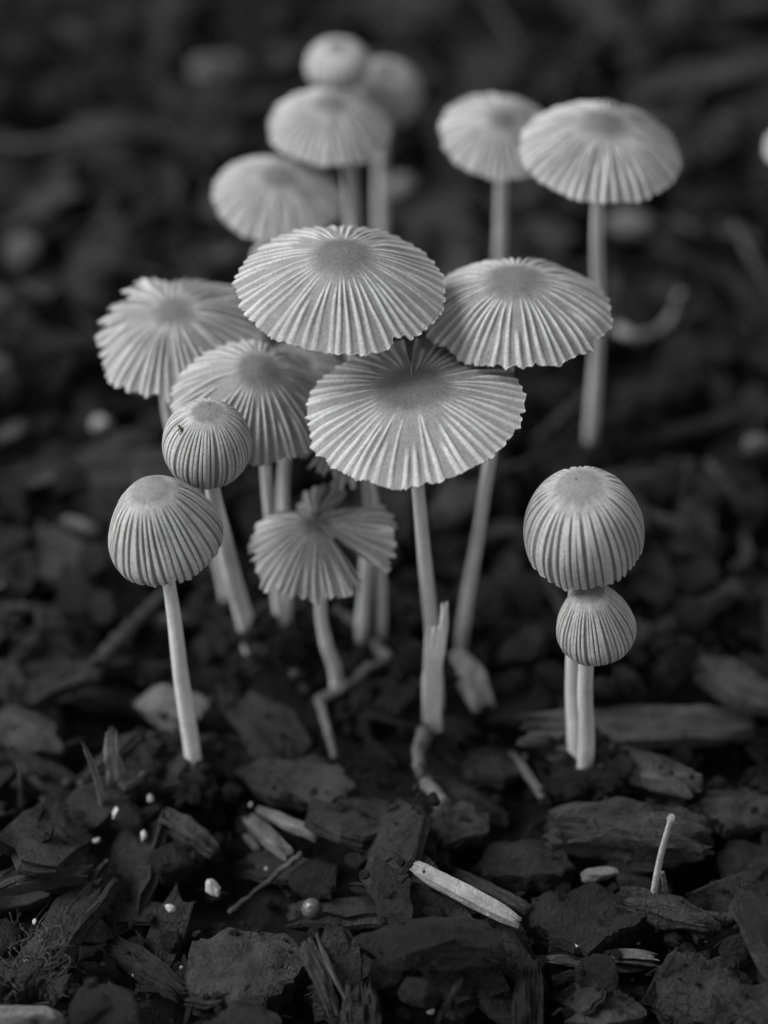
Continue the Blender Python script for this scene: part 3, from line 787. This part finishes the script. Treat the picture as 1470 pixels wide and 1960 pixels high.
place(bc, 'short pointed bark chip above the root fibre tuft', 'bark chip', 'fibre', 'mid', (-5, 1702), (162, 1664), 44, .22, seed=15)
place(bc, 'long dark bark slab carrying a tuft of root fibres', 'bark chip', 'fibre', 'bark', (40, 1895), (205, 1680), 92, .36, seed=16, roll=-10)
place(bc, 'dark split wood chip with fine straight grain left of the broad smooth flake', 'bark chip', 'fibre', 'bark', (218, 1812), (342, 1898), 62, .26, seed=17, roll=12)
place(ml, 'pale mottled rounded stone below the root fibre tuft', 'stone', 'lump', 'grey', (-30, 1955), (105, 1950), 62, .4, seed=18)
place(ml, 'angular cracked dark crumb beside the vertical dark plate', 'lump', 'lump', 'lump', (706, 1876), (800, 1868), 82, .48, seed=19)
place(ml, 'smaller dark crumb next to the angular cracked crumb', 'lump', 'lump', 'lump', (772, 1905), (842, 1895), 64, .38, seed=20)
place(bc, 'vertical dark bark plate with a pale ring shaped grain on it', 'bark chip', 'fibre', 'bark', (692, 1985), (690, 1885), 84, .24, seed=21, roll=0, lift=(0, .25))
place(ws, 'flat grey splinter leaning beside the broad smooth flake', 'splinter', 'fibre', 'mid', (640, 1940), (588, 1812), 38, .12, seed=22, lift=(0, .3))
place(ws, 'needle thin grey splinter next to the flat leaning one', 'splinter', 'fibre', 'twig', (656, 1905), (607, 1795), 14, .08, seed=23, lift=(0, .3), taper=.8)
place(ws, 'short rough rod shaped splinter by a white crystal', 'splinter', 'fibre', 'twig', (838, 1955), (880, 1876), 16, .10, seed=24, lift=(0, .2))
place(ml, 'large dark rough clod in front of the pale stick', 'clod', 'lump', 'lump', (705, 1800), (945, 1812), 110, .6, seed=25)
place(tw, 'short smooth grey stick pointing at the large cracked flake', 'stick', 'twig', 'mid', (1325, 1795), (1432, 1738), 36, .15, seed=26, bend=.02)
place(tw, 'long straight dark grey stick slanting behind the leaning bell mushroom', 'stick', 'twig', 'mid', (165, 1300), (310, 1135), 34, .15, seed=27, bend=.015, lift=(0, .35))
place(bc, 'dark strip at the lower end of the long slanting stick', 'bark chip', 'fibre', 'bark', (55, 1335), (190, 1285), 44, .2, seed=28)
place(tw, 'grey stick lying crosswise between two stems', 'stick', 'twig', 'grey', (300, 1190), (455, 1162), 26, .12, seed=29, bend=.03)
place(tw, 'dark long stick at the foot of the long stemmed blurred parasol', 'stick', 'twig', 'twig', (1105, 872), (1435, 788), 46, .2, seed=30, bend=.03)
place(bf, 'blurred round dark flake standing between slanting stem and domed mushroom', 'bark flake', 'flake', 'mid', (955, 1250), (1050, 1225), 78, .2, seed=31)
place(bf, 'grey blurred flake just behind the small egg shaped cap', 'bark flake', 'flake', 'mid', (1165, 1250), (1245, 1195), 70, .2, seed=32, roll=15)
place(bf, 'smooth dark flake behind the thin stalk, beside the thick bark block', 'bark flake', 'flake', 'mid', (1335, 1560), (1490, 1545), 105, .26, seed=33, roll=15)
place(bf, 'dark flake half under the smooth dark flake behind the stalk', 'bark flake', 'flake', 'flake', (1365, 1650), (1500, 1660), 100, .26, seed=34)
place(bf, 'dark domed flake left of the layered flake', 'bark flake', 'flake', 'flake', (915, 1655), (1098, 1660), 105, .34, seed=35, dome=.3)
place(bc, 'dark bark chip at the foot of the thin stalk', 'bark chip', 'fibre', 'bark', (1195, 1725), (1365, 1772), 52, .26, seed=36)
place(ml, 'knobbly dark lump below the layered flake', 'lump', 'lump', 'lump', (1110, 1880), (1180, 1870), 92, .5, seed=37)
place(ml, 'rounded lump beyond the large cracked flake', 'lump', 'lump', 'lump', (1385, 1830), (1452, 1808), 62, .42, seed=38)
place(bf, 'flaky pale mottled bark piece below the knobbly lump', 'bark flake', 'flake', 'mid', (1090, 1965), (1240, 1930), 70, .2, seed=39)
place(bc, 'blunt dark log shaped chip left of the knobbly lump', 'bark chip', 'fibre', 'flake', (1010, 1995), (1012, 1862), 78, .4, seed=40)
place(ml, 'pale tipped wood bit peeping out above the layered flake', 'wood chip', 'lump', 'grey', (1108, 1680), (1178, 1672), 30, .2, seed=41)
place(bf, 'small dark flake in front of the tilted grey flake and standing shards', 'bark flake', 'flake', 'flake', (30, 1625), (100, 1585), 66, .2, seed=42, roll=20)
place(ml, 'rough crumbly lump near the white grains', 'lump', 'lump', 'lump', (275, 1665), (390, 1650), 76, .5, seed=43)
place(bc, 'grey blunt chip right of the white grains', 'bark chip', 'fibre', 'mid', (318, 1568), (405, 1628), 46, .26, seed=44)
place(bc, 'dark narrow chip at the foot of the leaning bell mushroom', 'bark chip', 'fibre', 'mid', (305, 1498), (398, 1538), 26, .16, seed=45)
# pale pieces
o = place(ws, 'bright pale wood splinter standing upright with a forked tip', 'splinter', 'fibre', 'bright', (826, 1398), (832, 1205), 44, .14, up=True, seed=50, jag=.03, taper=.05, rough=.5, cup=.05)
q = place('prong', 'x', 'x', 'fibre', 'bright', (842, 1262), (852, 1156), 22, .10, up=True, seed=49, jag=.05, taper=.7, rough=.5, cup=.05, at_y=o.location.y / CM)
bpy.context.view_layer.update(); q.parent = o; q.matrix_parent_inverse = o.matrix_world.inverted()
del q['label']; del q['category']
place(bc, 'pale wedge shaped wood chip right of the upright splinter', 'wood chip', 'fibre', 'pale', (925, 1352), (876, 1252), 58, .2, seed=51, lift=(.1, .3), taper=.9)
rod('root', 'pale curved root hanging below the upright splinter', 'root', [(812, 1402), (800, 1450), (820, 1505), (852, 1540)], [34, 24, 24, 32], 'grey', lift=.12, seed=52)
place(ws, 'bright pale stick lying slantwise on the dark clod', 'stick', 'fibre', 'pale', (795, 1662), (988, 1764), 34, .16, seed=53, lift=(.18, .06), taper=.25, jag=.04, rough=.5)
place(ws, 'dark stick lying along the bright pale stick', 'stick', 'fibre', 'mid', (870, 1672), (1000, 1735), 28, .14, seed=54)
place(ws, 'pale thick wood chip lying beside its slimmer twin', 'wood chip', 'fibre', 'grey', (478, 1570), (550, 1636), 38, .2, seed=55, lift=(.1, .1))
place(ws, 'pale slim wood chip lying beside its thicker twin', 'wood chip', 'fibre', 'grey', (500, 1553), (602, 1600), 26, .14, seed=56, lift=(.1, .05))
place(ws, 'small dull chip tucked left of the pale thick chip', 'wood chip', 'fibre', 'grey', (458, 1582), (492, 1625), 18, .1, seed=57)
rod('twig', 'bent pale twig rising from the torn mushroom to a knee', 'twig', [(745, 1264), (715, 1228), (690, 1200), (640, 1163)], [20, 24, 30, 16], 'grey', lift=.15, seed=58)
rod('twig', 'grey twig running down from the knee of the bent pale twig', 'twig', [(742, 1266), (690, 1292), (612, 1345)], [16, 24, 26], 'grey', lift=.14, seed=59)
rod('stalk', 'thin drooping stalk below the bent twig', 'stalk', [(640, 1452), (626, 1395), (610, 1335)], [12, 15, 18], 'grey', lift=.2, seed=60)
rod('peel', 'curled pale crescent peel lying behind the domed parasol', 'peel', [(1180, 628), (1215, 645), (1255, 636), (1288, 605), (1302, 560)], [26, 24, 16, 16, 12], 'pale', lift=.25, seed=61)
place(ws, 'pale broken stub standing against the long bare blurred stem', 'splinter', 'fibre', 'grey', (1163, 645), (1176, 532), 30, .15, up=True, seed=62)
place(ml, 'pale blurred litter clump under the long stemmed parasol cap', 'litter', 'lump', 'grey', (1150, 430), (1252, 425), 58, .4, seed=63)
place(bc, 'pale blurred chip left of the tallest cap', 'wood chip', 'fibre', 'grey', (350, 512), (452, 488), 44, .25, seed=64)
place(ml, 'pale round blurred lump alone in the mulch beyond the frayed parasol', 'lump', 'lump', 'torn', (5, 485), (72, 480), 66, .4, seed=65)
place(ml, 'pale round blurred lump in the far distance beside the most distant caps', 'lump', 'lump', 'torn', (375, 135), (465, 128), 66, .4, seed=66)
place(ml, 'small pale blurred pebble left of the torn edged parasol stem', 'pebble', 'lump', 'pale', (178, 815), (210, 808), 30, .2, seed=67)
place(ws, 'pale blurred stick end lying near the small pale pebble', 'stick', 'fibre', 'grey', (-10, 848), (58, 808), 30, .15, seed=68)
place(ml, 'pale blurred litter right of the far stems', 'litter', 'lump', 'grey', (722, 368), (790, 350), 42, .3, seed=69)
place(ml, 'pale blurred pebble beyond the end of the dark long stick', 'pebble', 'lump', 'grey', (1428, 855), (1475, 848), 40, .3, seed=70)
place(bc, 'grey short chip left of the leaning bell cap', 'bark chip', 'fibre', 'grey', (125, 995), (185, 1020), 24, .14, seed=71)
place(tw, 'grey forked looking stick right of the domed mushroom', 'stick', 'twig', 'twig', (1390, 1100), (1465, 985), 28, .12, seed=72, lift=(0, .2))
place(bc, 'blurred grey chip behind the domed mushroom', 'bark chip', 'fibre', 'mid', (900, 1030), (1000, 1010), 30, .15, seed=73)
place(bc, 'long faint grey slab lying in the distance beyond the parasol pair', 'bark chip', 'fibre', 'mid', (1200, 180), (1480, 130), 50, .3, seed=74)
# upright shards on the left
for k, (a, b, w, lab) in enumerate([((200, 1545), (165, 1428), 16, 'thin pointed wood shard leaning left, standing in the mulch'),
                                    ((216, 1500), (212, 1400), 32, 'broader wood shard standing beside the thin pointed one'),
                                    ((236, 1500), (228, 1452), 16, 'stubby shard standing against the broader shard'),
                                    ((40, 1545), (36, 1445), 11, 'thin dull stalk standing in front of the tilted grey flake')]):
    place(ws, lab, 'shard', 'fibre', 'dull', a, b, w, .10, up=True, seed=80 + k, taper=.6)
place(bc, 'small grey chip lying at the foot of the standing shards', 'bark chip', 'fibre', 'grey', (232, 1512), (275, 1476), 24, .14, seed=85)
place(ws, 'pale slim splinter lying left of the twin mushroom foot', 'splinter', 'fibre', 'grey', (982, 1448), (1046, 1534), 18, .1, seed=86, taper=.7)
rod('twig', 'thin dark twig reaching from the pale twin chips to the lower left', 'twig', [(438, 1748), (510, 1690), (578, 1632)], [13, 12, 9], 'twig', lift=.2, seed=87)
# thin stalk with a drop at its tip
b = px_ground(1250, 1718)
st = empty('stalk', b); tag(st, 'thin pale upright stalk with a glistening drop at its tip', 'stalk')
P = spline([b, upright_at(1262, 1650, b[1] - .05), upright_at(1276, 1595, b[1] - .1), upright_at(1286, 1562, b[1] - .12)], 24)
V, F = tube(P - b, np.interp(np.linspace(0, 1, 24), [0, .85, .95, 1], [7, 5, 8, 6]) * [px_size(q) for q in P], 12, wob=.04, seed=3)
link('shaft', make_mesh('shaft', V, F, M_WOOD_PALE), st)
V, F = lump(.085, .085, .085, 4, 3, .15)
link('drop', make_mesh('drop', V + (P[-1] - b) + np.array([-.015, -.03, .0]), F, M_DEW), st)
V, F = lump(.05, .05, .05, 9, 3, .15)
link('drop', make_mesh('drop', V + (P[-1] - b) + np.array([.05, -.03, -.04]), F, M_DEW), st)
rod('stalk', 'short dull stalk stub leaning against the thin upright stalk', 'stalk', [(1274, 1712), (1268, 1668)], [11, 9], 'grey', seed=88, up=0.05)
# seed
c = px_ground(597, 1740, dz=.12)
sr = empty('seed', c); tag(sr, 'round smooth pale brown seed resting on dark bark', 'seed')
V, F = ICO[4]; link('shell', make_mesh('shell', V * np.array([.125, .125, .13]) * (1 + .04 * V[:, 2:3] ** 3), F, M_SEED), sr)
V, F = ICO[2]; link('scar', make_mesh('scar', V * np.array([.025, .025, .02]) + np.array([-.03, -.05, .112]), F, M_WOOD_PALE), sr)
ZONES.append((np.array([597., 1740]), np.array([597., 1741]), 24))
# white grains
GR = [(226, 1553, 30), (331, 1741, 34), (406, 1700, 34), (70, 1806, 17), (86, 1786, 9), (1102, 1811, 18), (716, 1921, 11), (825, 1937, 15), (275, 1601, 22), (185, 1608, 16), (287, 1528, 20), (347, 1481, 14), (881, 1919, 10), (52, 1838, 11), (255, 1867, 7), (347, 1852, 9), (66, 1765, 12), (129, 1498, 20), (156, 1500, 18), (320, 1625, 16), (205, 1650, 14), (1130, 1713, 9), (994, 1622, 12), (1005, 1450, 16), (580, 1320, 24), (565, 1290, 24), (935, 1752, 8), (1085, 1495, 10), (510, 1665, 10), (480, 1540, 12)]
gd = make_mesh('grain', *lump(1, .75, .65, 931, 3, .8), M_WOOD_GREY, sharp=35)
gm = [make_mesh('grain', *lump(1, .72, .6, 900 + s, 3, 1.5), M_GRAIN, sharp=35) for s in range(5)]
for k, (x, y, d) in enumerate(GR):
    c = px_ground(x, y, dz=d * .0008); s = d * px_size(c) * 1.0; ZONES.append((np.array([x, y], float), np.array([x, y + 1.]), d * .6))
    o = link('grain', gd if y < 1510 else gm[k % 5], None, c); o.scale = (s, s, s); o.rotation_euler = (rng.uniform(0, 6), rng.uniform(0, 6), rng.uniform(0, 6))
    tag(o, 'small whitish mineral grain lying on the dark mulch', 'grain', 'whitish grains in the mulch')
# fibre tuft
Vs, Fs, k = [], [], 0
for i in range(150):
    c = px_ground(rng.uniform(20, 120), rng.uniform(1790, 1930), dz=.02)
    a = rng.normal(1.0, 1.3); L = rng.uniform(.08, .34)
    P = spline([c, c + np.array([math.cos(a) * L * .5, math.sin(a) * L * .5, rng.uniform(.0, .2)]) + rng.normal(0, .04, 3), c + np.array([math.cos(a) * L, math.sin(a) * L, rng.uniform(-.05, .15)]) + rng.normal(0, .05, 3)], 9)
    V, F = tube(P, [rng.uniform(.003, .008)] * 9, 5); V, F = tri(V, F)
    Vs.append(V); Fs.append(F + k); k += len(V)
o = link('root_fibres', make_mesh('root_fibres', np.concatenate(Vs), np.concatenate(Fs), M_TWIG)); o['kind'] = 'stuff'
tag(o, 'tuft of fine tangled root fibres on the long dark slab', 'root fibres')
# =================================================================== loose scatter between them
LAND = [((1110, 1480), 'the twin mushroom stems'), ((373, 1480), 'the leaning bell mushroom foot'), ((478, 1230), 'the small rounded mushroom foot'),
 ((642, 1288), 'the torn lobed mushroom foot'), ((886, 1205), 'the slanting mushroom stem'), ((830, 1395), 'the upright pale splinter'), ((890, 1710), 'the bright pale stick'),
 ((1250, 1715), 'the thin stalk with a drop'), ((1130, 1790), 'the layered flake'), ((470, 1860), 'the broad pitted flake'), ((597, 1740), 'the round pale seed'),
 ((70, 1860), 'the root fibre tuft'), ((1200, 1590), 'the thick bark block'), ((1210, 1395), 'the long grey bark strip'), ((230, 1220), 'the long slanting stick'),
 ((1130, 848), 'the long stemmed parasol foot'), ((1250, 630), 'the curled crescent peel'), ((200, 1500), 'the standing shards'), ((520, 1590), 'the pale twin chips'),
 ((60, 1410), 'the tilted grey flake'), ((1335, 1890), 'the large cracked flake'), ((815, 1470), 'the pale curved root'), ((720, 1250), 'the bent pale twig'),
 ((690, 1200), 'the tallest mushroom foot'), ((432, 1132), 'the frayed parasol foot'), ((540, 1215), 'the drooping cap mushroom foot'), ((1420, 1320), 'the pale blunt chip'),
 ((580, 1500), 'the wide smooth flake'), ((330, 1355), 'the pale chunky wood piece'), ((330, 1740), 'the long white grain'), ((1270, 830), 'the dark long stick'),
 ((1200, 425), 'the pale litter under the parasol cap'), ((400, 500), 'the pale chip near the tallest cap'), ((40, 485), 'the lone pale round lump'), ((420, 130), 'the pale lump beside the top caps'),
 ((190, 810), 'the small pale pebble'), ((20, 830), 'the pale stick end'), ((1450, 850), 'the pale far pebble'), ((155, 1005), 'the short grey chip'), ((1420, 1050), 'the grey forked stick'),
 ((950, 1020), 'the grey chip behind the domed mushroom'), ((1340, 155), 'the long faint slab'), ((645, 110), 'the most distant caps'), ((945, 330), 'the half hidden smooth mushroom'),
 ((755, 360), 'the far stems'), ((250, 300), 'the dim open mulch'), ((1000, 60), 'the farthest mulch'), ((740, 1870), 'the angular cracked crumb'), ((1440, 1560), 'the smooth dark flake'), ((1010, 1655), 'the dark domed flake')]
LAND = [(ground_at(*p), t) for p, t in LAND]
def describe(kind, c, L, W, tiltd):
    d = [np.hypot(p[0] - c[0], p[1] - c[1]) for p, _ in LAND]; i = int(np.argmin(d)); v = c - LAND[i][0]
    rel = 'beside' if abs(v[0]) > abs(v[1]) or d[i] < .5 else ('behind' if v[1] > 0 else 'in front of')
    size = 'tiny' if L < .45 else 'small' if L < .8 else 'middling' if L < 1.2 else 'large'
    asp = L / W
    shp = {'bark_chip': ('narrow' if asp > 3 else 'stubby' if asp < 1.8 else 'oblong') + ' fibrous', 'bark_flake': 'broad' if asp < 1.2 else 'oblong', 'wood_splinter': 'thin', 'mulch_lump': 'crumbly', 'twig': 'thin round'}[kind]
    pose = 'steeply tilted' if tiltd > 38 else 'tilted' if tiltd > 20 else 'flat lying'
    noun = {'bark_chip': 'dark bark chip', 'bark_flake': 'dark bark flake', 'wood_splinter': 'dull wood splinter', 'mulch_lump': 'dark mulch lump', 'twig': 'dull twig'}[kind]
    out = f'{size} {shp} {pose} {noun} {rel} {LAND[i][1]}'
    return out if len(out.split()) <= 16 else f'{size} {noun} {rel} {LAND[i][1]}'
def scatter(kind, n, smin, smax, extra=.30):
    lab, cat, grp = GROUPS[kind]; k = 0; tries = 0
    while k < n and tries < n * 60:
        tries += 1
        p = ground_at(rng.uniform(-60, 1530), rng.uniform(-40, 2000), .0); x, y = p[0], p[1]
        t_, L, W, T, me = LIB[kind][rng.integers(len(LIB[kind]))]
        s = np.array([rng.uniform(smin, smax), rng.uniform(smin, smax), rng.uniform(.8, 1.3) * (smin + smax) / 2])
        if rng.random() < .12: s *= 1.35
        if not clear_of_stems(x, y, .2 + .36 * max(L * s[0], W * s[1])): continue
        if not off_zones(x, y, .30 * max(L * s[0], W * s[1])): continue
        fr, c = settle(x, y, rng.uniform(0, 6.28), L * s[0], W * s[1], T * s[2], extra=rng.normal(0, extra, 2), sink=.7)
        o = link(kind, me)
        o.matrix_world = Matrix.Translation(Vector(c * CM)) @ Matrix(fr.tolist()).to_4x4() @ Matrix.Diagonal((*s, 1))
        tiltd = math.degrees(math.acos(min(1, abs(fr[2, 2]))))
        tag(o, describe(kind, c, L * s[0], W * s[1], tiltd), cat, grp); k += 1
scatter('bark_flake', 110, .7, 1.5)
scatter('bark_chip', 100, .6, 1.5)
scatter('mulch_lump', 110, .5, 1.3)
scatter('bark_flake', 60, .5, 1.0, .4)
scatter('wood_splinter', 70, .4, 1.2, .35)
scatter('twig', 20, .5, 1.1, .2)
PALE = [z for z in ZONES if tuple(z[0].astype(int)) in {(795, 1662), (478, 1570), (500, 1553), (826, 1398), (1108, 1680), (812, 1402), (800, 1450), (820, 1505), (925, 1352)} or abs(z[1][1] - z[0][1]) <= 1]
def off_pale(x, y):
    q = np.array(project((x, y, .15)))
    for p0, p1, w in PALE:
        d = p1 - p0; t = np.clip((q - p0) @ d / (d @ d + 1e-9), 0, 1)
        if np.linalg.norm(q - p0 - t * d) < w + 26: return False
    return True
dust = [(*tri(*lump(.12, .09, .07, 680 + k, 1)), (.12, .09, .07)) for k in range(6)] + [(*tri(*fibre_chip(.26, .035, .02, 690 + k, 4, 2, taper=.8)), (.26, .035, .02)) for k in range(5)]
def visible(x, y): return in_view(x, y, 1.0) and off_pale(x, y)
stuff('mulch_dust', 'fine crumbs and wood shreds strewn over the chips', 'mulch dust', M_LUMP, dust, 5200, (-8, 8, -10, 10), (.3, 1.0), keep=visible, write=False, extra=.5, sink=.2)
FOOT = [tuple(b[:2]) for b in BASES]
def near_foot(x, y): return off_pale(x, y) and min((x - a) ** 2 + (y - b) ** 2 for a, b in FOOT) < .30 and min((x - a) ** 2 + (y - b) ** 2 for a, b in FOOT) > .02
stuff('soil_crumbs', 'dark soil crumbs heaped round the mushroom stems', 'soil crumbs', M_LUMP, lo_crumb[:6], 9000, (-4, 4, -6, 4), (.2, .75), keep=near_foot, write=False, extra=.5, sink=.9)
